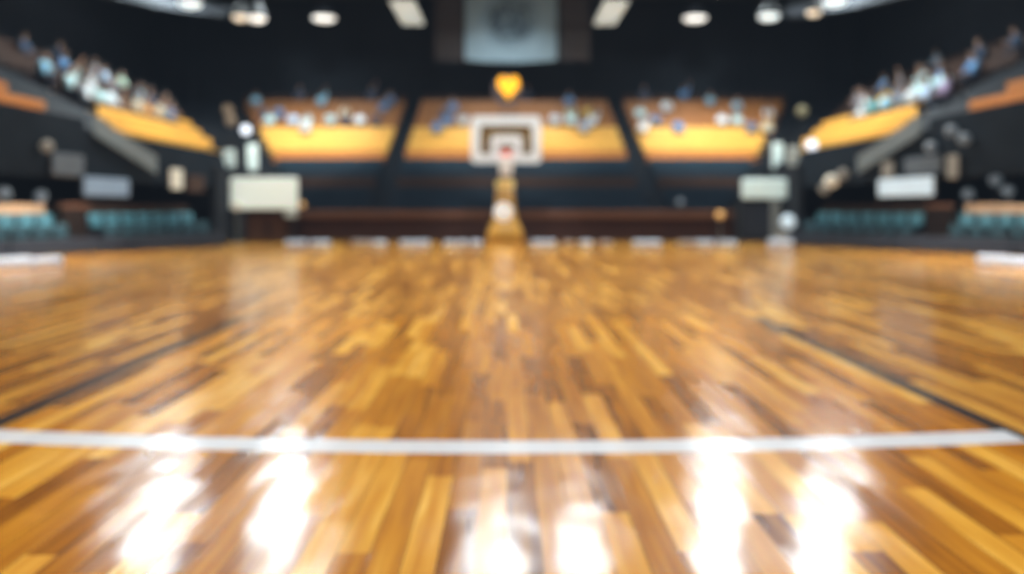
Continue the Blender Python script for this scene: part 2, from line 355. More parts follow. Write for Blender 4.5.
# ------------------------------------------------------------------ spectators
def skin(verts, edges, rad, root=0, sub=1):
    me = bpy.data.meshes.new('tmp'); me.from_pydata([Vector(v) for v in verts], edges, [])
    o = bpy.data.objects.new('tmp', me); COL.objects.link(o)
    md = o.modifiers.new('s', 'SKIN'); md.use_smooth_shade = True
    lay = me.skin_vertices[0].data
    for i, r in enumerate(rad):
        lay[i].radius = (r if isinstance(r, tuple) else (r, r)); lay[i].use_root = (i == root)
    sb = o.modifiers.new('d', 'SUBSURF'); sb.levels = sb.render_levels = sub
    bpy.context.view_layer.update()
    dg = bpy.context.evaluated_depsgraph_get()
    out = bpy.data.meshes.new_from_object(o.evaluated_get(dg)); out.materials.clear()
    bpy.data.objects.remove(o); bpy.data.meshes.remove(me)
    return out
def person_meshes(pose):
    """seated figure facing -y, hips over the bench seat (y .62, z .45)"""
    lean = {'lap': 0., 'clap': .03, 'lean': .13, 'cheer': 0.}[pose]
    pel = (0, .60, .56); wst = (0, .60 - lean * .4, .72); cst = (0, .60 - lean, .92); nk = (0, .595 - lean * 1.3, 1.06); nt_ = (0, .59 - lean * 1.4, 1.13)
    V, E, R = [], [], []
    def add(p, r, par=None):
        V.append(p); R.append(r); i = len(V) - 1
        if par is not None: E.append((par, i))
        return i
    i0 = add(pel, (.15, .11)); iw = add(wst, (.135, .10), i0); ic = add(cst, (.135, .085), iw); ik = add(nk, (.055, .05), ic); it = add(nt_, .052, ik)
    hx, hy, hz = nt_
    ih = add((0, hy - .015, hz + .09), (.078, .092), it); icr = add((0, hy - .01, hz + .18), (.07, .085), ih)
    arms = {}
    for s in (-1, 1):
        sh = (s * .18, cst[1], .99); ish = add(sh, .052, ic)
        if pose == 'lap' or (pose == 'cheer' and s < 0): el, wr, hd = (s * .235, .47, .755), (s * .15, .29, .655), (s * .135, .215, .635)
        elif pose == 'clap': el, wr, hd = (s * .25, .44, .80), (s * .09, .27, .93), (s * .05, .21, .98)
        elif pose == 'lean': el, wr, hd = (s * .215, .33, .70), (s * .10, .19, .80), (s * .06, .14, .86)
        else: el, wr, hd = (s * .27, .50, 1.18), (s * .25, .42, 1.42), (s * .245, .40, 1.50)
        iel = add(el, .043, ish); iwr = add(wr, .028, iel); ihd = add(hd, (.034, .022), iwr)
        d = (Vector(hd) - Vector(wr)).normalized(); side = d.cross(Vector((0, 0, 1)) if abs(d.z) < .8 else Vector((0, 1, 0))).normalized(); up = side.cross(d)
        for q, (off, ln) in enumerate(((-.030, .050), (-.010, .064), (.010, .068), (.030, .058))):
            a = Vector(hd) + d * .03 + side * off; c_ = a + d * ln * .6; e = c_ + d * ln * .45 - up * .02
            j = add(tuple(a), .0105, ihd); j = add(tuple(c_), .009, j); add(tuple(e), .0075, j)
        ts = -s if pose in ('lap', 'cheer') else s
        a = Vector(wr) + d * .03 + side * ts * .035; j = add(tuple(a), .012, ihd); add(tuple(a + d * .035 + side * ts * .022), .0095, j)
        arms[s] = (sh, el, wr)
    legs = {}
    for s in (-1, 1):
        hp, kn, an, toe = (s * .09, .56, .54), (s * .13, .20, .545), (s * .13, .20, .11), (s * .145, .08, .045)
        ihp = add(hp, .082, i0); ikn = add(kn, .06, ihp); iml = add((s * .13, .215, .38), .052, ikn); ian = add(an, .038, iml); add(toe, .032, ian)
        legs[s] = (hp, kn, an, toe)
    body = skin(V, E, R)
    bm = bmesh.new(); bm.from_mesh(body)
    q = MB(); q.bm.free(); q.bm = bm
    hz_, fy = hz + .11, hy - .105
    q.ball((0, fy - .004, hz_ - .012), .016, (.8, 1.1, 1.5), 8, 6); q.ball((0, fy + .012, hz_ - .058), .02, (1.2, .4, .35), 8, 6)
    for s in (-1, 1):
        q.ball((s * .032, fy + .008, hz_ + .022), .011, u=8, v=6, mi=1); q.ball((s * .08, hy - .01, hz_), .022, (.45, .8, 1.3), 8, 6)
    body.clear_geometry(); q.bm.to_mesh(body); q.bm.free(); body.materials.append(M_SKIN); body.materials.append(M_EYE)
    for p in body.polygons: p.use_smooth = True
    # shirt
    V, E, R = [], [], []
    i0 = add((0, .60, .575), (.172, .128)); iw = add(wst, (.158, .122), i0); ic = add(cst, (.176, .127), iw); add((0, nk[1], 1.05), (.095, .088), ic)
    for s in (-1, 1):
        sh, el, wr = arms[s]; a = add(sh, .072, ic); mid = tuple(Vector(el).lerp(Vector(wr), .55)); a = add(el, .056, a); add(mid, .046, a)
    shirt = skin(V, E, R)
    V, E, R = [], [], []
    i0 = add((0, .58, .56), (.158, .108))
    for s in (-1, 1):
        hp, kn, an, toe = legs[s]; a = add(hp, .092, i0); a = add(kn, .072, a); a = add((s * .13, .215, .38), .064, a); add((an[0], an[1], .15), .055, a)
    trousers = skin(V, E, R)
    b = MB()
    for s in (-1, 1): b.ball((legs[s][2][0], .15, .047), .05, (.95, 2.3, .9), 12, 8)
    shoes = b.mesh('shoes', True)
    b = MB(); b.ball((0, hy + .012, hz + .165), .105, (.93, 1.06, .95))
    bmesh.ops.delete(b.bm, geom=[v for v in b.bm.verts if v.co.z < hz + .10 or (v.co.z < hz + .19 and v.co.y < hy - .06)], context='VERTS')
    hair = b.mesh('hair', True)
    for me in (shirt, trousers):
        for p in me.polygons: p.use_smooth = True
    trousers.materials.append(M_TROUSER); shoes.materials.append(M_SHOE); hair.materials.append(M_HAIR); shirt.materials.append(SHIRT['white'])
    return body, shirt, trousers, shoes, hair
POSES = {p: person_meshes(p) for p in ('lap', 'clap', 'lean', 'cheer')}
POSE_TXT = {'lap': 'hands on lap', 'clap': 'hands together', 'lean': 'leaning forward', 'cheer': 'one arm raised'}
def place_person(x, y, z, rz, shirt, pose, skin2=False):
    body, sh, tr, so, ha = POSES[pose]
    o = link('person', body, None, (x, y, z)); o.rotation_euler = (0, 0, rz)
    if skin2:
        o.material_slots[0].link = 'OBJECT'; o.material_slots[0].material = M_SKIN2
    for nm, me in (('shirt', sh), ('trousers', tr), ('shoes', so), ('hair', ha)):
        c = link(nm, me, o)
        if nm == 'shirt':
            c.material_slots[0].link = 'OBJECT'; c.material_slots[0].material = SHIRT[shirt]
    return o
END = [(256, 97, 'light blue'), (264, 109, 'navy'), (270, 118, 'pale aqua'), (280, 110, 'blue'), (293, 119, 'pale blue'), (306, 122, 'white'), (322, 101, 'light blue'), (331, 121, 'pale aqua'),
       (345, 113, 'cream'), (360, 116, 'white'), (384, 103, 'blue'), (391, 102, 'blue'), (376, 117, 'navy'), (300, 92, 'navy'), (372, 92, 'navy'), (283, 120, 'pale aqua'), (316, 119, 'navy'),
       (437, 122, 'blue'), (445, 112, 'navy'), (453, 108, 'blue'), (463, 116, 'white'), (452, 119, 'blue'), (555, 120, 'white'), (563, 117, 'pale aqua'), (571, 114, 'pale green'), (569, 100, 'blue'),
       (588, 109, 'yellow'), (593, 120, 'white'), (584, 122, 'pale blue'), (527, 92, 'navy'),
       (640, 113, 'pale aqua'), (643, 122, 'white'), (666, 108, 'white'), (656, 120, 'blue'), (678, 122, 'blue'), (684, 93, 'blue'), (644, 94, 'navy'), (710, 97, 'light blue'), (722, 116, 'white'),
       (736, 105, 'light blue'), (737, 119, 'pale aqua'), (751, 124, 'blue'), (768, 115, 'white'), (781, 116, 'orange'), (774, 129, 'cream')]
LEFT = [(25, 61, 'light blue'), (24, 43, 'navy'), (55, 50, 'navy'), (40, 73, 'pale aqua'), (51, 77, 'white'), (63, 64, 'blue'), (66, 88, 'pale aqua'), (73, 73, 'tan'), (81, 75, 'white'), (94, 70, 'grey'),
        (85, 91, 'white'), (97, 107, 'white'), (105, 76, 'pale blue'), (110, 85, 'blue-grey'), (121, 80, 'pale green'), (136, 95, 'light blue'), (108, 103, 'brown'), (118, 106, 'cream'),
        (128, 106, 'orange'), (144, 108, 'cream'), (150, 98, 'navy'), (161, 113, 'blue'), (166, 103, 'brown')]
RIGHT = [(862, 98, 'grey'), (864, 110, 'white'), (876, 106, 'teal'), (886, 98, 'yellow'), (884, 84, 'blue'), (900, 85, 'blue-grey'), (890, 107, 'light blue'), (912, 99, 'white'), (915, 107, 'pale blue'),
         (920, 84, 'pale aqua'), (922, 74, 'pale aqua'), (933, 93, 'blue-grey'), (937, 60, 'blue-grey'), (947, 73, 'blue'), (967, 74, 'pale aqua'), (975, 70, 'pale aqua'), (1004, 55, 'blue'),
         (984, 52, 'navy'), (905, 97, 'lilac'), (1020, 40, 'navy')]
spec = []
taken = {}
def free(key, v, step=.63):
    for d in (0, .2, -.2, .4, -.4, .65, -.65, .9, -.9, 1.2, -1.2, 1.5, -1.5, 1.8, -1.8, 2.2, -2.2, 2.6, -2.6, 3, -3):
        if all(abs(v + d - w) > step for w in taken.get(key, [])):
            taken.setdefault(key, []).append(v + d); return v + d
    taken.setdefault(key, []).append(v + 2.2); return v + 2.2
TORSO = .92
for i, (px, py, c) in enumerate(END):
    s = (HY - py) / F                                 # slope of the sight line; torso plane z = Z0+RI*k+TORSO at Y = Y0+TD*k+.6
    k = (Z0 + TORSO - CH - s * (Y0 + .6)) / (s * TD - RI); k = min(13, max(7, round(k)))
    x = X(px, rowY(k) + .6)
    lo, hi, blk = [(a, b_, n) for a, b_, n in ((endL(k) + .5, -5.9, 0), (-4.3, 5.1, 1), (6.7, endR(k) - .5, 2))][0 if x < -5.2 else (1 if x < 5.9 else 2)]
    x = free(('e', k), min(hi, max(lo, x)))
    spec.append([px, py, c, (x, rowY(k), rowZ(k)), 0, BLOCKS[blk][0]])
for sg, lst, sd in ((-1, LEFT, 'left'), (1, RIGHT, 'right')):
    for px, py, c in lst:
        a, s = abs(px - VX) / F, (HY - py) / F
        # |x| = a*Y ; z = CH+s*Y ; torso plane: z = rowZ(5)+TORSO + RI/TD*(|x|-SX-.6)
        Y = (rowZ(5) + TORSO - CH - RI / TD * (SX + .6)) / (s - RI / TD * a)
        k = min(13, max(7, round((a * Y - SX - .6) / TD + 5))); Y = (sideX(k) + .6) / a
        Y = free((sd, k), min(sideEnd(k) - .6, max(23.0, Y)))
        spec.append([px, py, c, (sg * sideX(k), Y, rowZ(k)), PI / 2 if sg < 0 else -PI / 2, f'{sd} balcony stand'])
pk = ['lap', 'clap', 'lean', 'lap', 'cheer', 'lean', 'lap']
per = {}
for i, s in enumerate(spec):
    s.append(pk[(i * 5 + i // 3) % 7]); per.setdefault((s[2], s[5], s[6]), []).append(s)
for (c, blk, pose), ss in per.items():
    ss.sort(key=lambda s: X(0, 1) + (s[3][0] / (s[3][1])))
    for j, s in enumerate(ss):
        lab = f'spectator in a {c} shirt, {POSE_TXT[pose]}, {blk}'
        if len(ss) > 1: lab = f'{ORD[j]} from left of {c}-shirted spectators, {POSE_TXT[pose]}, {blk}'
        o = place_person(*s[3], s[4], c, pose, (hash_i := len(taken) + j + len(blk) + int(s[0])) % 3 == 0)
        tag(o, lab, 'person', 'spectators in the stands')

# ------------------------------------------------------------------ basketball hoop
def hoop():
    t = thing('basketball_hoop', 'gold padded basketball hoop with white-framed backboard standing at the far baseline', 'basketball hoop', (0, 0, 0))
    cx, by = X(505, 27), 25.6
    def ring(w, d, z, y):
        pts = []
        for k in range(24):
            a = 2 * PI * k / 24; c, s = math.cos(a), math.sin(a)
            pts.append((cx + w / 2 * math.copysign(abs(c) ** .5, c), y + d / 2 * math.copysign(abs(s) ** .5, s), z))
        return pts
    b = MB(); b.loft([ring(1.30, 1.1, .0, 27.1), ring(1.30, 1.1, .34, 27.1), ring(1.20, 1.0, .52, 27.1), ring(.92, .85, .76, 27.1), ring(.76, .7, 1.1, 27.1), ring(.68, .62, 1.5, 27.1), ring(.62, .58, 1.98, 27.1)])
    pad = b.build('base_padding', M_GOLD, t, True)
    b = MB(); b.lathe([(.001, -.02), (.30, -.02), (.33, 0), (.30, .02), (.001, .02)], n=28)
    e = b.build('round_emblem', mat('white_emblem_added_glow', (.85, .85, .84), .4, scale=6, var=.04, emit=.45, ecol=(1, .98, .94)), pad, True, (X(503.5, 26.7), 26.70, Z(212, 26.7))); e.rotation_euler = (PI / 2, 0, 0); e['label'] = 'white round emblem on the padding'  # plain white emblem with a faint glow added, its face being dim
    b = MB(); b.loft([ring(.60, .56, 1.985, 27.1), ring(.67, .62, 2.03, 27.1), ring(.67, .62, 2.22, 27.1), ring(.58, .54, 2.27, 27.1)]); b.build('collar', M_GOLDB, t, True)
    b = MB(); b.box(cx - .17, cx + .17, 26.9, 27.3, 2.28, 2.75, .04)
    b.tube([(cx, 27.1, 2.6), (cx, 26.5, 3.0), (cx, 25.75, 3.3)], .10, 10); b.tube([(cx, 27.1, 2.7), (cx, 26.6, 3.45), (cx, 25.75, 3.85)], .06, 10)
    b.build('arm', M_BROWNM, t)
    # backboard
    x0, x1, z0, z1 = X(471, by), X(541, by), Z(163, by), Z(116, by)
    def rr(a, c, d, e, r, n=6):
        o = []
        for (qx, qz, st) in ((c - r, e - r, 0), (a + r, e - r, 90), (a + r, d + r, 180), (c - r, d + r, 270)):
            for i in range(n + 1):
                th = math.radians(st + 90 * i / n); o.append((qx + r * math.cos(th), qz + r * math.sin(th)))
        return o
    def frame(b, out, inn, ya, yb):
        n = len(out)
        lay = [[b.bm.verts.new((p[0], y, p[1])) for p in q] for y in (ya, yb) for q in (out, inn)]
        for A, B in ((0, 1), (1, 3), (3, 2), (2, 0)):
            for k in range(n): b.bm.faces.new((lay[A][k], lay[A][(k + 1) % n], lay[B][(k + 1) % n], lay[B][k]))
        return b
    bd = .31
    b = frame(MB(), rr(x0, x1, z0, z1, .16), rr(x0 + bd, x1 - bd, z0 + bd, z1 - bd, .05), by - .04, by + .04)
    bb = b.build('backboard_frame', M_WHITE, t)
    b = MB(); b.box(x0 + bd - .02, x1 - bd + .02, by + .005, by + .02, z0 + bd - .02, z1 - bd + .02); pn = b.build('backboard_pane', M_GLASS, t)
    b = frame(MB(), rr(X(491, by), X(522, by), z0 + .27, Z(135.5, by), .14), rr(X(498.5, by), X(514.5, by), z0 + .42, Z(144.5, by), .03), by - .055, by - .042)
    b.build('target_square', M_WHITE, t)
    # rim and net
    rc, rz_, r = (X(506, by), by - .46, 3.06), 3.06, .26
    b = MB(); b.tube([(rc[0] + r * math.cos(2 * PI * k / 32), rc[1] + r * math.sin(2 * PI * k / 32), rz_) for k in range(32)], .022, 8, True)
    b.box(rc[0] - .14, rc[0] + .14, by - .24, by - .06, rz_ - .03, rz_ + .02, .01); b.box(rc[0] - .15, rc[0] + .15, by - .09, by - .057, rz_ - .12, rz_ + .18, .01)
    rim = b.build('rim', M_RIM, t, True)
    b = MB(); lv = [(.26, -.02), (.25, -.13), (.225, -.26), (.20, -.39), (.185, -.52), (.19, -.66)]; n = 18
    for k in range(n):
        for sgn in (-1, 1):
            pts = []
            for i, (rr_, dz) in enumerate(lv):
                a = 2 * PI * (k + sgn * .5 * i) / n; pts.append((rc[0] + rr_ * math.cos(a), rc[1] + rr_ * math.sin(a), rz_ + dz))
            b.tube(pts, .017, 5)
    for rr_, dz in lv[1:]:
        b.tube([(rc[0] + rr_ * math.cos(2 * PI * k / 24), rc[1] + rr_ * math.sin(2 * PI * k / 24), rz_ + dz) for k in range(24)], .02, 5, True)
    b.build('net', M_NET, t, True)
    # heart sign on the backboard
    hy, hz = 26.0, Z(88, 26.0)
    h = thing('heart_sign', 'yellow lit heart-shaped sign mounted above the backboard', 'sign', (X(508.5, hy), hy, z1))
    b = MB(); pts = []
    for k in range(48):
        a = 2 * PI * k / 48
        pts.append((16 * math.sin(a) ** 3 / 32 * .76, (13 * math.cos(a) - 5 * math.cos(2 * a) - 2 * math.cos(3 * a) - math.cos(4 * a)) / 29 * .84 + hz - z1 + .05))
    b.prism(pts, 'y', -.10, .02); b.build('heart_face', M_HEART, h)
    b = MB(); rot = [(.52 * math.cos(2 * PI * k / 28) - .05, .52 * math.sin(2 * PI * k / 28) + hz - z1 - .08) for k in range(28)]
    b.prism(rot, 'y', .03, .09); b.build('back_plate', M_BACKPL, h)
    b = MB()
    for s in (-.2, .2): b.box(s - .03, s + .03, .04, .08, .04, .5)
    b.box(-.3, .3, -.44, .085, .004, .045); b.build('bracket', M_STEEL, h)
    for c in h.children: pass
hoop()

# ------------------------------------------------------------------ barrier and low white boxes along the far baseline
def barrier():
    t = thing('wooden_barrier', 'long dark wooden barrier with a paler top rail behind the far baseline', 'barrier', (0, 28.0, 0))
    a, c = X(296, 28), X(741, 28)
    b = MB(); b.box(a, c, -.06, .06, 0, .86)
    n = 18
    for k in range(n + 1):
        x = a + (c - a) * k / n; b.box(x - .03, x + .03, -.09, -.06, 0, .86)
    b.build('panel', M_WOODB, t)
    b = MB(); b.box(a - .05, c + .05, -.16, .16, .86, 1.16, .03); b.build('top_rail', M_WOODR, t)
barrier()
def lowbox(px0, px1, Y, lab, grp, h=.26, rz=0, m=None):
    w = (px1 - px0) / F * Y
    t = thing('courtside_box', lab, 'box', (X((px0 + px1) / 2, Y), Y, 0), rz, grp)
    b = MB(); b.box(-w / 2, w / 2, -.12, .12, .03, h, .03); b.build('casing', m or M_FLOORBOX, t)
    for s in (-1, 1):
        b = MB(); b.box(s * (w / 2 - .08) - .04, s * (w / 2 - .08) + .04, -.1, .1, 0, .032); b.build('foot', M_STEEL, t)
    return t
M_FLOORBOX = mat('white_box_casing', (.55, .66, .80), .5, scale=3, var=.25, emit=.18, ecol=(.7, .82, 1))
M_FLOORBOX2 = mat('grey_box_casing', (.42, .38, .38), .5, scale=3, var=.3)
LB = [(286, 306, 1), (311, 330, 1), (352, 373, 0), (374, 386, 1), (400, 430, 1), (444, 455, 1), (457, 467, 1), (470, 482, 1), (531, 556, 1), (564, 572, 0), (580, 592, 1), (600, 612, 0), (633, 661, 1), (678, 696, 0), (697, 714, 1), (719, 736, 1)]
for i, (a, c, w) in enumerate(LB):
    side = 'left' if c < 500 else 'right'
    j = sum(1 for q in LB[i:] if q[1] < 500) if c < 500 else sum(1 for q in LB[:i + 1] if q[0] > 500)
    lowbox(a, c, 25.0 - .1 * (i % 2), f'low {"white" if w else "greyish"} box at the far baseline, {ORD[j-1]} to the {side} of the hoop', 'low white boxes along the far baseline', m=M_FLOORBOX if w else M_FLOORBOX2, h=.17)
lowbox(-14, 27, 15.9, 'low white box on the floor before the left courtside seats, nearer of two', 'low white boxes by the left seats', .24, .95)
lowbox(32, 60, 16.6, 'low white box on the floor before the left courtside seats, farther of two', 'low white boxes by the left seats', .2, .95)
lowbox(979, 1004, 16.9, 'low white box on the floor before the right courtside seats, farther of two', 'low white boxes by the right seats', .22, -.82)
lowbox(1008, 1040, 16.3, 'low white box on the floor before the right courtside seats, nearer of two', 'low white boxes by the right seats', .22, -.82)

# ------------------------------------------------------------------ courtside seating banks
def seat_proto(m, lab):
    t = thing('arena_seat', lab, 'seat')
    b = MB(); b.box(-.2, .2, .0, .40, .42, .47, .02); b.build('seat', m, t)
    b = MB(); b.loft([[(x, y + .05 * (1 - (x / .21) ** 2), z) for x, y in ((-.2, .36), (-.1, .36), (0, .36), (.1, .36), (.2, .36), (.2, .40), (.1, .40), (0, .40), (-.1, .40), (-.2, .40))] for z in (.48, .6, .75, .82)])
    b.build('backrest', m, t, True)
    for s in (-1, 1):
        b = MB(); b.box(s * .19 - .015, s * .19 + .015, .16, .22, 0, .42); b.box(s * .19 - .015, s * .19 + .015, .06, .36, 0, .03); b.build('leg', M_STEEL, t)
    for s in (-1, 1):
        b = MB(); b.box(s * .225 - .018, s * .225 + .018, .10, .36, .62, .65, .008); b.box(s * .225 - .012, s * .225 + .012, .33, .36, .44, .62); b.build('armrest', M_STEEL, t)
    return t
PT = seat_proto(M_TEAL, 'x'); PD = seat_proto(M_TEALD, 'x'); used = set()
def bank(B0, d, sd):
    d = Vector((*d, 0)).normalized(); sg = -1 if sd == 'left' else 1
    n = Vector((d.y * sg, -d.x * sg, 0))                # away from the court
    n = Vector((sg * abs(d.y), abs(d.x), 0))
    base = Vector((*B0, 0))
    rz = math.atan2(n.y, n.x) - PI / 2                  # local +y points away from the court
    w = -sg                                             # local x direction against s
    P = lambda s, o, z=0: tuple(base + d * s + n * o + Vector((0, 0, z)))
    smax = 6.5
    loc_x = lambda s: s * (d.dot(Vector((math.cos(rz), math.sin(rz), 0))))
    def lb(name, lab, cat, s0, s1, o0, o1, z0, z1, m, bev=0, grp=None):
        t = thing(name, lab, cat, P(0, 0), rz, grp); a, c = sorted((loc_x(s0), loc_x(s1)))
        return t, a, c
    # front board, split in three
    for i, (s0, s1) in enumerate(((-3.2, 0.2), (.25, 3.3), (3.35, smax))):
        t, a, c = lb('barrier_board', f'dark slate board fronting the {sd} courtside seats, {["nearest", "middle", "farthest"][i]} of three', 'board', s0, s1, 0, 0, 0, 0, None, grp=f'slate boards before the {sd} courtside seats')
        b = MB(); b.box(a, c, 0, .06, .04, .47, .015); b.build('panel', M_SKIRT, t)
        for x in (a + .2, c - .2):
            b = MB(); b.box(x - .03, x + .03, .065, .2, 0, .4); b.build('foot', M_STEEL, t)
    b = MB(); a, c = sorted((loc_x(-3.2), loc_x(smax))); b.box(a, c, 1.12, 2.1, 0, .3)
    o = struct('platform_' + sd, b, M_CONC); o.location = P(0, 0); o.rotation_euler = (0, 0, rz)
    for (s0, s1, nm) in ((-3.2, 1.98, 'nearer'), (2.95, smax, 'farther')):
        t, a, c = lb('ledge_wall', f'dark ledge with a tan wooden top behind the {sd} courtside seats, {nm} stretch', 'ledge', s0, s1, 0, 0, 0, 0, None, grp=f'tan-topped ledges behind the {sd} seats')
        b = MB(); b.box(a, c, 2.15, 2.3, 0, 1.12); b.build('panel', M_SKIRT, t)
        b = MB(); b.box(a, c, 2.11, 2.36, 1.12, 1.40, .02); b.build('top_board', M_TAN if nm == 'nearer' else M_DIMWOOD, t)  # farther top board gets the shaded wood colour
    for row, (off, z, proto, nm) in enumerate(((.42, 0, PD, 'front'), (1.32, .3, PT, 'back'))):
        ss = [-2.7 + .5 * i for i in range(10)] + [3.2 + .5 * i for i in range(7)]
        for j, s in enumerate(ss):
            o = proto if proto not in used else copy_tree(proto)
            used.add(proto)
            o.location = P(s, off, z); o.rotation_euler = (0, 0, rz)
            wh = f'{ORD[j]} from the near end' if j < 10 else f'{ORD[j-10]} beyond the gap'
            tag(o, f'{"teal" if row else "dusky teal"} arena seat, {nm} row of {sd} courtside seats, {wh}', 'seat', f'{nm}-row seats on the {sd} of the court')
    # wooden desk in the gap
    t = thing('commentary_desk', f'brown wooden desk in the gap between the {sd} courtside seats', 'desk', P(2.46, 1.3, .3), rz)
    b = MB(); b.box(-.38, .38, 0, .5, .98, 1.12, .02); b.build('desk_top', M_WOODR, t)
    b = MB(); b.box(-.36, .36, .04, .08, 0, .98); b.build('front_panel', M_DESK, t)
    for s in (-1, 1):
        b = MB(); b.box(s * .36 - .02, s * .36 + .02, .09, .48, 0, .98); b.build('side_panel', M_DESK, t)
    return P, rz
PL, RZL = bank((-12.9, 18.8), (.57, .82), 'left')
PR, RZR = bank((13.9, 19.9), (-.68, .73), 'right')

# ------------------------------------------------------------------ booths and signs at the corners of the far end
def booths():
    t = thing('entrance_booth', 'brown wooden entrance booth under a pale lit panel, left of the barrier', 'booth', (X(268, 27), 27.0, 0))
    w = .82
    b = MB(); b.box(-w, w, 0, .7, 0, 1.17); b.build('cabin', M_WOODB, t)
    for x0, x1 in ((-w + .08, -.04), (.04, w - .08)):
        b = MB(); b.box(x0, x1, -.04, -.003, .04, 1.05, .01); d = b.build('door', M_WOODR2, t)
        b = MB(); b.box((-.10 if x0 < 0 else .06), (-.06 if x0 < 0 else .10), -.07, -.042, .45, .65); b.build('handle', M_STEEL, d)
    s = thing('lit_panel', 'large pale green-white lit panel above the wooden booth', 'sign', (X(264, 26.8), 26.85, 0))
    b = MB(); b.box(-1.23, 1.20, -.06, .06, 1.22, 2.36, .05); b.build('face', M_PALE, s)
    b = MB(); b.box(-1.26, 1.23, .065, .13, 1.19, 2.38); b.build('casing', M_STEEL, s)
    for x in (-1.05, 1.02):
        b = MB(); b.box(x - .06, x + .06, .07, .13, 0, 1.19); b.build('post', M_STEEL, s)
    b = MB(); b.box(.74, 1.18, -.05, .05, .92, 1.215, .03); b.build('corner_board', M_PALED, s)
    t = thing('dark_kiosk', 'dark kiosk with pale corner column, right of the barrier', 'kiosk', (X(764, 27), 27.0, 0))
    b = MB(); b.box(-.83, .6, 0, .8, 0, 1.56); b.build('cabin', M_DARKWALL, t)
    for x in (-.55, -.2, .12):
        b = MB(); b.box(x - .14, x + .14, -.03, -.003, .1, 1.45, .01); b.build('shutter', M_SKIRT, t)
    b = MB(); b.box(.22, .50, -.26, -.05, 0, 1.56, .03); b.build('column', M_GREYPOST, t)
    s = thing('lit_panel', 'pale aqua lit panel on top of the dark kiosk', 'sign', (X(766, 26.9), 26.95, 1.57))
    b = MB(); b.box(-.86, .78, -.06, .06, .03, .76, .06); b.build('face', M_PALER, s)
    b = MB(); b.box(-.84, .75, .065, .2, .0, .73); b.build('casing', M_STEEL, s)
M_PALED = mat('pale_dim_board', (.40, .44, .42), .5, scale=3, emit=.06, ecol=(.7, .8, .75))
M_WOODR2 = mat('brown_door_wood', (.06, .028, .015), .6, scale=2, var=.3, stretch=(4, 1, .6), spec=.2)
M_GREYPOST = mat('pale_grey_post_paint', (.16, .175, .17), .5, scale=3)
booths()
def box_sign(name, lab, cat, px0, px1, py0, py1, xw, m, sg, grp=None, rods=None):
    """flat lit sign on or below the balcony front (plane x = xw)"""
    Ya, Yb = abs(xw) / (abs(px0 - VX) / F), abs(xw) / (abs(px1 - VX) / F)
    Ya, Yb = sorted((Ya, Yb)); Ym = (Ya + Yb) / 2; z0, z1 = Z(py1, Ym), Z(py0, Ym)
    t = thing(name, lab, cat, (xw, Ym, z0), 0, grp); h = (Yb - Ya) / 2
    fx = sorted((0, -sg * .06)); bx_ = sorted((0, sg * .05))
    b = MB(); b.box(fx[0], fx[1], -h, h, 0, z1 - z0, .025); b.build('face', m, t)
    b = MB(); b.box(bx_[0], bx_[1], -h - .02, h + .02, -.02, z1 - z0 + .02); b.build('casing', M_STEEL, t)
    if rods:
        for y in (-h * .7, h * .7):
            b = MB(); b.box(*sorted((sg * .052, sg * .208)), y - .03, y + .03, z1 - z0 - .05, z1 - z0 + .01); b.build('bracket', M_STEEL, t)
    return t
box_sign('hanging_sign', 'cool blue-white lit sign hanging below the left balcony above the desk', 'sign', 83, 127, 178, 196, -9.95, M_BLUELIT, -1, rods=True)
box_sign('hanging_sign', 'bright white lit sign hanging below the right balcony', 'sign', 880, 934, 178, 196, 9.95, M_WHITELIT, 1, rods=True)
box_sign('balcony_sign', 'grey printed sign on the left balcony front', 'sign', 51, 82, 154, 176, -10.08, M_GREYP, -1)
box_sign('wall_lamp', 'upright cream lit box on the left balcony front', 'lamp', 170, 181, 169, 189, -10.08, M_CREAML, -1)
box_sign('balcony_sign', 'dull brown sign low on the left balcony front beyond the cream lit box', 'sign', 186, 203, 176, 192, -10.08, M_BROWNB, -1)
M_CREAMD = mat('dim_cream_box', (.14, .13, .11), .5, scale=4, emit=.12, ecol=(.9, .84, .7))
box_sign('wall_lamp', 'upright dim cream box on the right balcony front, nearer than the white hanging sign', 'lamp', 949, 959, 155, 178, 10.08, M_CREAMD, 1)
box_sign('wall_lamp', 'upright dim cream box on the right balcony front, just above the white hanging sign', 'lamp', 884, 894, 162, 178, 10.08, M_CREAMD, 1)
box_sign('balcony_sign', 'blue-grey sign on the right balcony front above the white hanging sign', 'sign', 906, 942, 157, 174, 10.08, M_GREYP, 1)

def globe(name, lab, x, y, zc, r, m, base_z, grp=None, cat='lamp', foot=.12):
    t = thing(name, lab, cat, (x, y, base_z), 0, grp); h = zc - base_z
    b = MB(); b.ball((0, 0, h), r, u=18, v=12); b.build('globe', m, t, True)
    b = MB(); b.lathe([(foot, 0), (foot, .03), (.025, .05), (.022, max(.06, h - r * .97))], n=14); b.build('stem', M_GREYPOST if base_z == 0 else M_STEEL, t)
    return t
globe('globe_lamp', 'round white globe lamp on a grey stem beside the left lit panel', X(237, 26.4), 26.4, Z(206, 26.4), .17, M_CREAML, 0, foot=.22)
globe('globe_lamp', 'round white globe lamp on a short stem beside the right kiosk', X(788, 25.2), 25.2, Z(222, 25.2), .25, M_WHITELIT, 0, foot=.3)
globe('globe_lamp', 'small dim globe lamp low on the floor before the right kiosk', X(782, 26.15), 26.15, Z(236, 26.15), .15, M_CREAMD, 0, foot=.2)
lowbox(769, 792, 24.5, 'low white box on the floor in front of the right kiosk', 'low white boxes by the right kiosk', .24)
globe('globe_lamp', 'small orange globe lamp on a stem before the right part of the wooden barrier', X(720, 27.6), 27.6, Z(215, 27.6), .15, M_ORANGEL, 0)
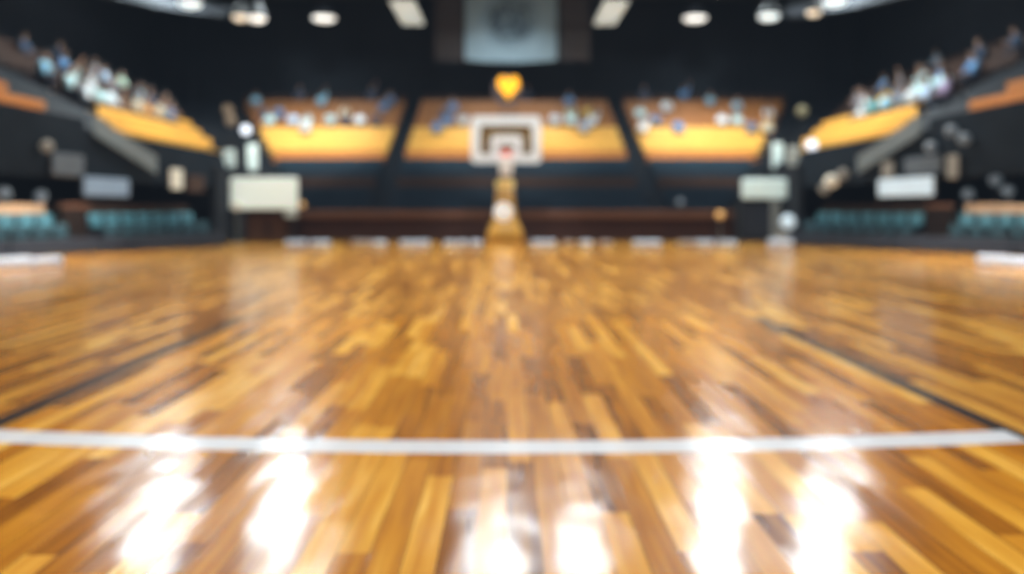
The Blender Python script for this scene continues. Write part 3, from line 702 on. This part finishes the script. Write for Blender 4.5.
globe('rail_lamp', 'small amber globe lamp on the left end of the wooden barrier', X(302, 28), 28, 1.38, .12, M_ORANGEL, 1.165)
globe('rail_lamp', 'dim grey globe lamp on the wooden barrier under the right aisle', X(680, 28), 28, Z(202, 28), .13, M_DIMLAMP, 1.165)
# round lamps standing on the tan ledges
for px, py, P, sd, lab in ((5, 193, PL, -1, 'nearer of two dim globe lamps on the left tan ledge'), (55, 196, PL, -1, 'farther of two dim globe lamps on the left tan ledge'),
                           (965, 194, PR, 1, 'farthest of three dim globe lamps on the right tan ledge'), (995, 180, PR, 1, 'middle of three dim globe lamps on the right tan ledge, the highest'), (1008, 191, PR, 1, 'nearest of three dim globe lamps on the right tan ledge')):
    best = min((abs((P(s / 50, 2.23)[0]) / P(s / 50, 2.23)[1] - (px - VX) / F), s / 50) for s in range(-150, 97))
    p = P(best[1], 2.23); globe('ledge_lamp', lab, p[0], p[1], max(Z(py, p[1]), 1.58), .17, M_DIMLAMP, 1.405, 'globe lamps on the tan ledges')
# small lamps fixed to the balcony fronts
def bracket_lamp(lab, px, py, sg, r, m, grp):
    xw = sg * 10.0; Y = abs(xw) / (abs(px - VX) / F); z = Z(py, Y)
    t = thing('wall_lamp', lab, 'lamp', (sg * 10.14, Y, z), 0, grp)
    b = MB(); b.ball((-sg * (r + .05), 0, 0), r, u=16, v=10); b.build('globe', m, t, True)
    b = MB(); b.box(*sorted((0, -sg * .07)), -.05, .05, -.05, .05, .01); b.build('bracket', M_STEEL, t)
for i, (px, py, r, m) in enumerate(((826, 189, .15, M_CREAMD), (835, 181, .2, M_CREAML), (845, 174, .15, M_CREAMD))):
    bracket_lamp(f'{["lowest", "middle", "highest"][i]} of three clustered cream lamps, far end of the right balcony front', px, py, 1, r, m, 'cream lamps on the right balcony front')
for i, (px, py) in enumerate(((953, 131), (966, 139), (932, 147))):
    bracket_lamp(f'{["highest", "second", "lowest"][i]} of three dim grey lamps over the right balcony front', px, py, 1, .13, M_DIMLAMP, 'grey lamps on the right balcony front')
bracket_lamp('dim tan lamp on the left balcony front at the frame edge', 45, 146, -1, .13, M_CREAMD, 'lamps on the left balcony front')
# tall lit boxes on the corner walls
for sg, px, py0, py1, lab in ((-1, 232, 152, 171, 'pale upright lit box on the left corner wall, the nearer and lower of two'), (-1, 255, 143, 171, 'pale upright lit box on the left corner wall, the farther and taller of two'),
                              (1, 775, 143, 171, 'pale upright lit box on the right corner wall, the farther and brighter of two'), (1, 791, 150, 171, 'pale upright lit box on the right corner wall, the nearer and dimmer of two')):
    e = abs(endL(5) if sg < 0 else endR(5)) - .3; a = abs(px - VX) / F
    y = (9.98 - 25.5 * (e - 9.98) / 7.5) / (a - (e - 9.98) / 7.5); x = sg * (a * y + .1)
    h = (py1 - py0) / F * y
    t = thing('light_box', lab, 'lamp', (x, y, 2.705), 0, 'upright lit boxes on the corner walls')
    b = MB(); b.box(-.2, .2, -.08, .08, .06, h, .05); b.build('face', M_PALED if px == 791 else M_PALER, t)
    b = MB(); b.box(-.22, .22, -.1, .1, 0, .055); b.build('base', M_STEEL, t)
globe('corner_lamp', 'bright white globe lamp at the far end of the right balcony', X(812, 25.2), 25.2, Z(145, 25.2), .18, M_BRIGHT, rowZ(5))
globe('corner_lamp', 'dull yellow globe lamp high at the right corner of the stands', X(802, 33), 33.0, Z(111, 33), .24, mat('dull_yellow_globe', (.11, .10, .06), .5, scale=4, emit=.13, ecol=(.9, .8, .4)), rowZ(6))
globe('corner_lamp', 'higher of two tan globe lamps at the left corner of the stands', X(228, 34.5), 34.5, Z(110, 34.5), .24, mat('tan_globe', (.10, .07, .045), .5, scale=4, emit=.10, ecol=(1, .7, .4)), rowZ(7))
globe('corner_lamp', 'lower of two tan globe lamps at the left corner of the stands', X(231, 32), 32.0, Z(121, 32), .22, MATS['tan_globe'], rowZ(6))
globe('corner_lamp', 'white globe lamp at the left corner of the stands', X(246, 31), 31.0, Z(130, 31), .19, M_BRIGHT, rowZ(5))
# pale balustrades by the gangways
for sg, sd in ((-1, 'left'), (1, 'right')):
    t = thing('sloping_panel', f'pale sloping panel on the {sd} balcony front below the gangway slab', 'panel', (sg * 10.06, 0, 0))
    b = MB(); b.prism([(18.0, 3.10), (21.2, 2.28), (21.2, 2.72), (18.0, 3.54)], 'x', -.03, .03); b.build('panel', mat('pale_sloping_panel', (.10, .125, .135), .5, scale=3, var=.5, emit=.06, ecol=(.75, .88, .88)), t)
    b = MB(); b.tube([(0, 17.95, 3.57), (0, 21.25, 2.73)], .03, 8); b.build('handrail', M_GREYPOST, t)

# ------------------------------------------------------------------ overhead: banners, ring, lamps
def banner(name, lab, px0, px1, Y, zb, zt, m, bow=0., grp=None):
    w = (px1 - px0) / F * Y; t = thing(name, lab, 'banner', (X((px0 + px1) / 2, Y), Y, zb), 0, grp)
    nx, nz = 24, 12; b = MB(); g = []
    for j in range(nz + 1):
        row = []
        for i in range(nx + 1):
            u = i / nx - .5; v = j / nz
            row.append(b.bm.verts.new((u * w, .05 * math.sin(u * 17) * (1 - .5 * v), v * (zt - zb) - bow * (1 - v) * (1 - 4 * u * u))))
        g.append(row)
    for j in range(nz):
        for i in range(nx): b.bm.faces.new((g[j][i], g[j][i + 1], g[j + 1][i + 1], g[j + 1][i]))
    b.build('cloth', m, t, True)
    b = MB(); b.tube([(-w / 2, 0, zt - zb + .03), (w / 2, 0, zt - zb + .03)], .04, 8)
    for s in (-1, 1): b.tube([(s * w * .4, 0, zt - zb + .03), (s * w * .4, 0, 13 - zb)], .015, 6)
    b.build('hanging_bar', M_STEEL, t)
YB = 36.5
banner('hanging_banner', 'pale blue-grey banner with a dark round emblem hanging high above the hoop', 465, 557, YB, Z(60, YB), 12.4, M_BANNER, .12)
banner('hanging_banner', 'dark brown banner hanging left of the pale emblem banner', 435, 463, YB + .15, Z(60, YB), 12.4, M_BANDARK, 0, 'dark side banners')
banner('hanging_banner', 'dark brown banner hanging right of the pale emblem banner', 560, 590, YB + .15, Z(60, YB), 12.4, M_BANDARK, 0, 'dark side banners')

def arc_truss(sg, sd):
    t = thing('lighting_truss', f'dark grey curved lighting truss hanging under the ceiling at the {sd}', 'truss', (0, 22, 9.75), 0, 'curved lighting trusses')
    def pt(a, sx, sy):
        c, s_ = math.cos(a), math.sin(a); e = 2 / 3
        return Vector((sg * sx * math.copysign(abs(c) ** e, c), sy * math.copysign(abs(s_) ** e, s_), 0))
    N = 40; b = MB(); rings = []; A0, A1 = math.radians(-40), math.radians(52)
    for k in range(N + 1):
        a = A0 + (A1 - A0) * k / N; o, i = pt(a, 17.2, 12.3), pt(a, 16.7, 11.8)
        rings.append([b.bm.verts.new(p) for p in (o + Vector((0, 0, -.22)), o + Vector((0, 0, .22)), i + Vector((0, 0, .22)), i + Vector((0, 0, -.22)))])
    for A, B in zip(rings, rings[1:]):
        for j in range(4): b.bm.faces.new((A[j], A[(j + 1) % 4], B[(j + 1) % 4], B[j]))
    b.bm.faces.new(rings[0]); b.bm.faces.new(rings[-1][::-1])
    b.build('band', M_RING, t)
    for k in range(5):
        p = pt(A0 + (A1 - A0) * (k + .5) / 5, 16.95, 12.05); b = MB(); b.tube([(p.x, p.y, .22), (p.x, p.y, 3.25)], .02, 6); b.build('hanging_rod', M_STEEL, t)
arc_truss(-1, 'left'); arc_truss(1, 'right')
def pendant(lab, x, y, z, r, m, grp, oval=1.0, top=13.0, name='pendant_lamp'):
    t = thing(name, lab, 'lamp', (x, y, z), 0, grp)
    b = MB(); b.lathe([(r * .35, .62), (r * .5, .45), (r * 1.0, .10), (r * 1.06, .0), (r * .98, .0), (r * .9, .08), (r * .4, .3)], n=24)
    for v in b.bm.verts: v.co.x *= oval
    b.build('lamp_shade', M_STEEL, t, True)
    b = MB(); b.lathe([(r * .4, -.16), (r * .8, -.10), (r * .96, -.005), (r * .96, .005), (r * .5, .03)], n=24)
    for v in b.bm.verts: v.co.x *= oval
    b.build('lens', m, t, True)
    b = MB(); b.tube([(0, 0, .62), (0, 0, top - z)], .03, 8); b.build('rod', M_STEEL, t)
    return t
def lampat(px, py, zz, r, m, lab, oval=1.0):
    Y = (zz - CH) / ((HY - py) / F); return pendant(lab, X(px, Y), Y, zz, r, m, 'ceiling lamps over the far end', oval)
lampat(190, 3, 9.0, .44, M_LAMPC, 'cool white pendant lamp near the left curved truss, leftmost')
lampat(240, 17, 8.9, .30, M_LAMPA, 'warm white pendant lamp, left one of the close pair by the truss')
lampat(257, 18, 9.0, .38, M_LAMPW, 'white pendant lamp, right one of the close pair by the truss')
lampat(324, 18, 10.2, .50, M_LAMPW, 'white pendant lamp hanging alone left of the left panel light', 1.15)
lampat(695, 18, 10.2, .50, M_LAMPW, 'white pendant lamp hanging alone just right of the right panel light', 1.15)
lampat(769, 16, 9.0, .42, M_LAMPC, 'cool white pendant lamp by the right truss beside a small warm lamp')
lampat(814, 12, 9.0, .30, M_LAMPA, 'small warm pendant lamp by the right truss')
lampat(835, 1, 9.0, .46, M_LAMPC, 'cool white pendant lamp near the right curved truss, rightmost')
for sg, x, lab in ((-1, -4.55, 'long pale panel light left of the pale banner'), (1, 4.75, 'long pale panel light right of the pale banner')):
    t = thing('panel_light', lab, 'lamp', (x, 34.0, 10.2), 0, 'long panel lights')
    b = MB(); b.box(-.56, .56, -2.1, 2.1, .01, .14, .02); b.build('housing', M_STEEL, t)
    b = MB()
    for s in (-1, 1): b.box(s * .27 - .24, s * .27 + .24, -2.05, 2.05, -.05, .008, .02)
    b.build('diffuser', M_PANELL, t)
    for y in (-1.6, 1.6):
        b = MB(); b.tube([(0, y, .14), (0, y, 2.8)], .02, 6); b.build('hanging_rod', M_STEEL, t)
# bright high-bay lamps nearer the camera, above the frame; their reflections streak the varnish
HB = [(-12.3, 25.0, .7), (-13.4, 30.0, .8), (-7.6, 24.8, .7), (-9.0, 30.6, .75), (-.25, 24.4, .75), (2.5, 24.8, .7), (7.3, 25.6, .75), (8.9, 30.8, .7), (10.5, 24.8, .75), (13.4, 30.2, .8)]
for i, (x, y, r) in enumerate(HB):
    pendant(f'bright high-bay lamp above the court, {ORD[i]} from the left, mirrored in the floor', x, y, 10.4, r, M_LAMPHI, 'bright high-bay lamps above the court')

# ------------------------------------------------------------------ lights
def spot(loc, target, power, size, blend=.6, col=(1, .96, .9), r=.4):
    l = bpy.data.lights.new('spot', 'SPOT'); l.energy = power; l.spot_size = math.radians(size); l.spot_blend = blend; l.color = col; l.shadow_soft_size = r
    o = bpy.data.objects.new('spot_light', l); COL.objects.link(o); o.location = loc
    o.rotation_euler = (Vector(target) - Vector(loc)).to_track_quat('-Z', 'Y').to_euler()
    return o
K = .62
for x in (-7, 0, 7):
    for y in (0, 7, 14, 20):
        spot((x, y, 12.3), (x, y + .5, 0), 5700 * K * {0: .62, 7: .86, 14: .95}.get(y, .8), 82, .7, (1, .95, .88), .5)
# flood lights on the golden benches
for x in (-10, 0, 10):
    spot((x * .8, 23, 10.6), (x, 34.0, 3.9), 11000 * K, 44, .8, (1, .93, .82))
for sg in (-1, 1):
    spot((-sg * 2, 21, 11.5), (sg * 11.2, 25.5, 3.9), 6800 * K, 40, .8, (1, .93, .82))
    spot((-sg * 2, 15, 11.5), (sg * 11.5, 16.0, 4.2), 2600 * K, 26, .8, (1, .86, .7))
    spot((sg * 1, 18, 11.5), (sg * 13.2, 24.0, 5.2), 5200 * K, 30, .9, (.82, .93, 1))
for x in (-10, 0, 10): spot((x * .6, 24, 11.8), (x, 37.2, 6.5), 8500 * K, 36, .9, (.82, .93, 1))
spot((0, 16, 10.5), (0, 25.8, 2.6), 5600 * K, 24, .6, (.86, .95, 1))        # on the hoop
spot((0, 33, 7.2), (0, 36.5, 8.9), 150 * K, 70, .9, (.75, .9, 1), .2)         # on the banner
for sg in (-1, 1):
    spot((sg * 6, 13, 11), (sg * 14.3, 20.2, 1.0), 1500 * K, 34, .8, (.95, .97, 1))

for sg, sd in ((-1, 'left'), (1, 'right')):
    t = thing('added_strip_lamp', f'added strip lamp hidden under the {sd} balcony', 'lamp', (sg * 11.0, 16.5, 2.22), 0, 'added strip lamps under the balconies')  # added lamps behind the balcony front to brighten the courtside seats
    b = MB(); b.box(-.08, .08, -5.2, 5.2, .03, .08, .01); b.build('housing', M_STEEL, t)
    for y in (-4, 0, 4):
        b = MB(); b.box(-.02, .02, y - .02, y + .02, .081, .082 + .0); b.bm.verts.ensure_lookup_table()
        for v in b.bm.verts: v.co.z = .081 if v.co.z < .0815 else 3.0 + RI * int((11.0 - SX) / TD) - .70 - 2.22
        b.build('bracket', M_STEEL, t)
    al = bpy.data.lights.new('strip', 'AREA'); al.shape = 'RECTANGLE'; al.size, al.size_y, al.energy, al.color = .12, 10.0, 720, (1, .93, .84)
    ao = bpy.data.objects.new('added_strip_light', al); COL.objects.link(ao); ao.location = (sg * 11.0, 16.5, 2.235); ao.rotation_euler = (0, sg * -.5, 0)
w = bpy.data.worlds.new('arena_gloom'); SC.world = w; w.use_nodes = True
w.node_tree.nodes['Background'].inputs[0].default_value = (.55, .75, 1, 1); w.node_tree.nodes['Background'].inputs[1].default_value = .05
al = bpy.data.lights.new('ambient_fill', 'AREA'); al.shape = 'RECTANGLE'; al.size, al.size_y, al.energy, al.color = 30, 36, 130, (.5, .74, 1)  # added fill light, no real fixture, lifts the dark surfaces
ao = bpy.data.objects.new('added_ambient_fill', al); COL.objects.link(ao); ao.location = (0, 20, 12.5)

# ------------------------------------------------------------------ camera
cam = bpy.data.cameras.new('camera'); co = bpy.data.objects.new('camera', cam); COL.objects.link(co)
co.location = (0, 0, CH); co.rotation_euler = (PI / 2, 0, 0)
cam.sensor_width = 36; cam.lens = 36 * F / 1024
cam.shift_x = (512 - VX) / 1024; cam.shift_y = -(287 - HY) / 1024
cam.clip_start = .05; cam.clip_end = 200
cam.dof.use_dof = True; cam.dof.focus_distance = 1.4; cam.dof.aperture_fstop = 1.02; cam.dof.aperture_blades = 0
SC.camera = co
SC.view_settings.view_transform = 'Standard'; SC.view_settings.look = 'None'; SC.view_settings.exposure = 0
vs = SC.view_settings; vs.use_curve_mapping = True           # faded film blacks
cm = vs.curve_mapping
for i, v in enumerate((.0055, .0075, .0105)):
    c = cm.curves[i]; c.points[0].location = (0, v); c.points[-1].location = (1, 1)
    for p in c.points: p.handle_type = 'VECTOR'
cm.update()
SC.cycles.use_denoising = True
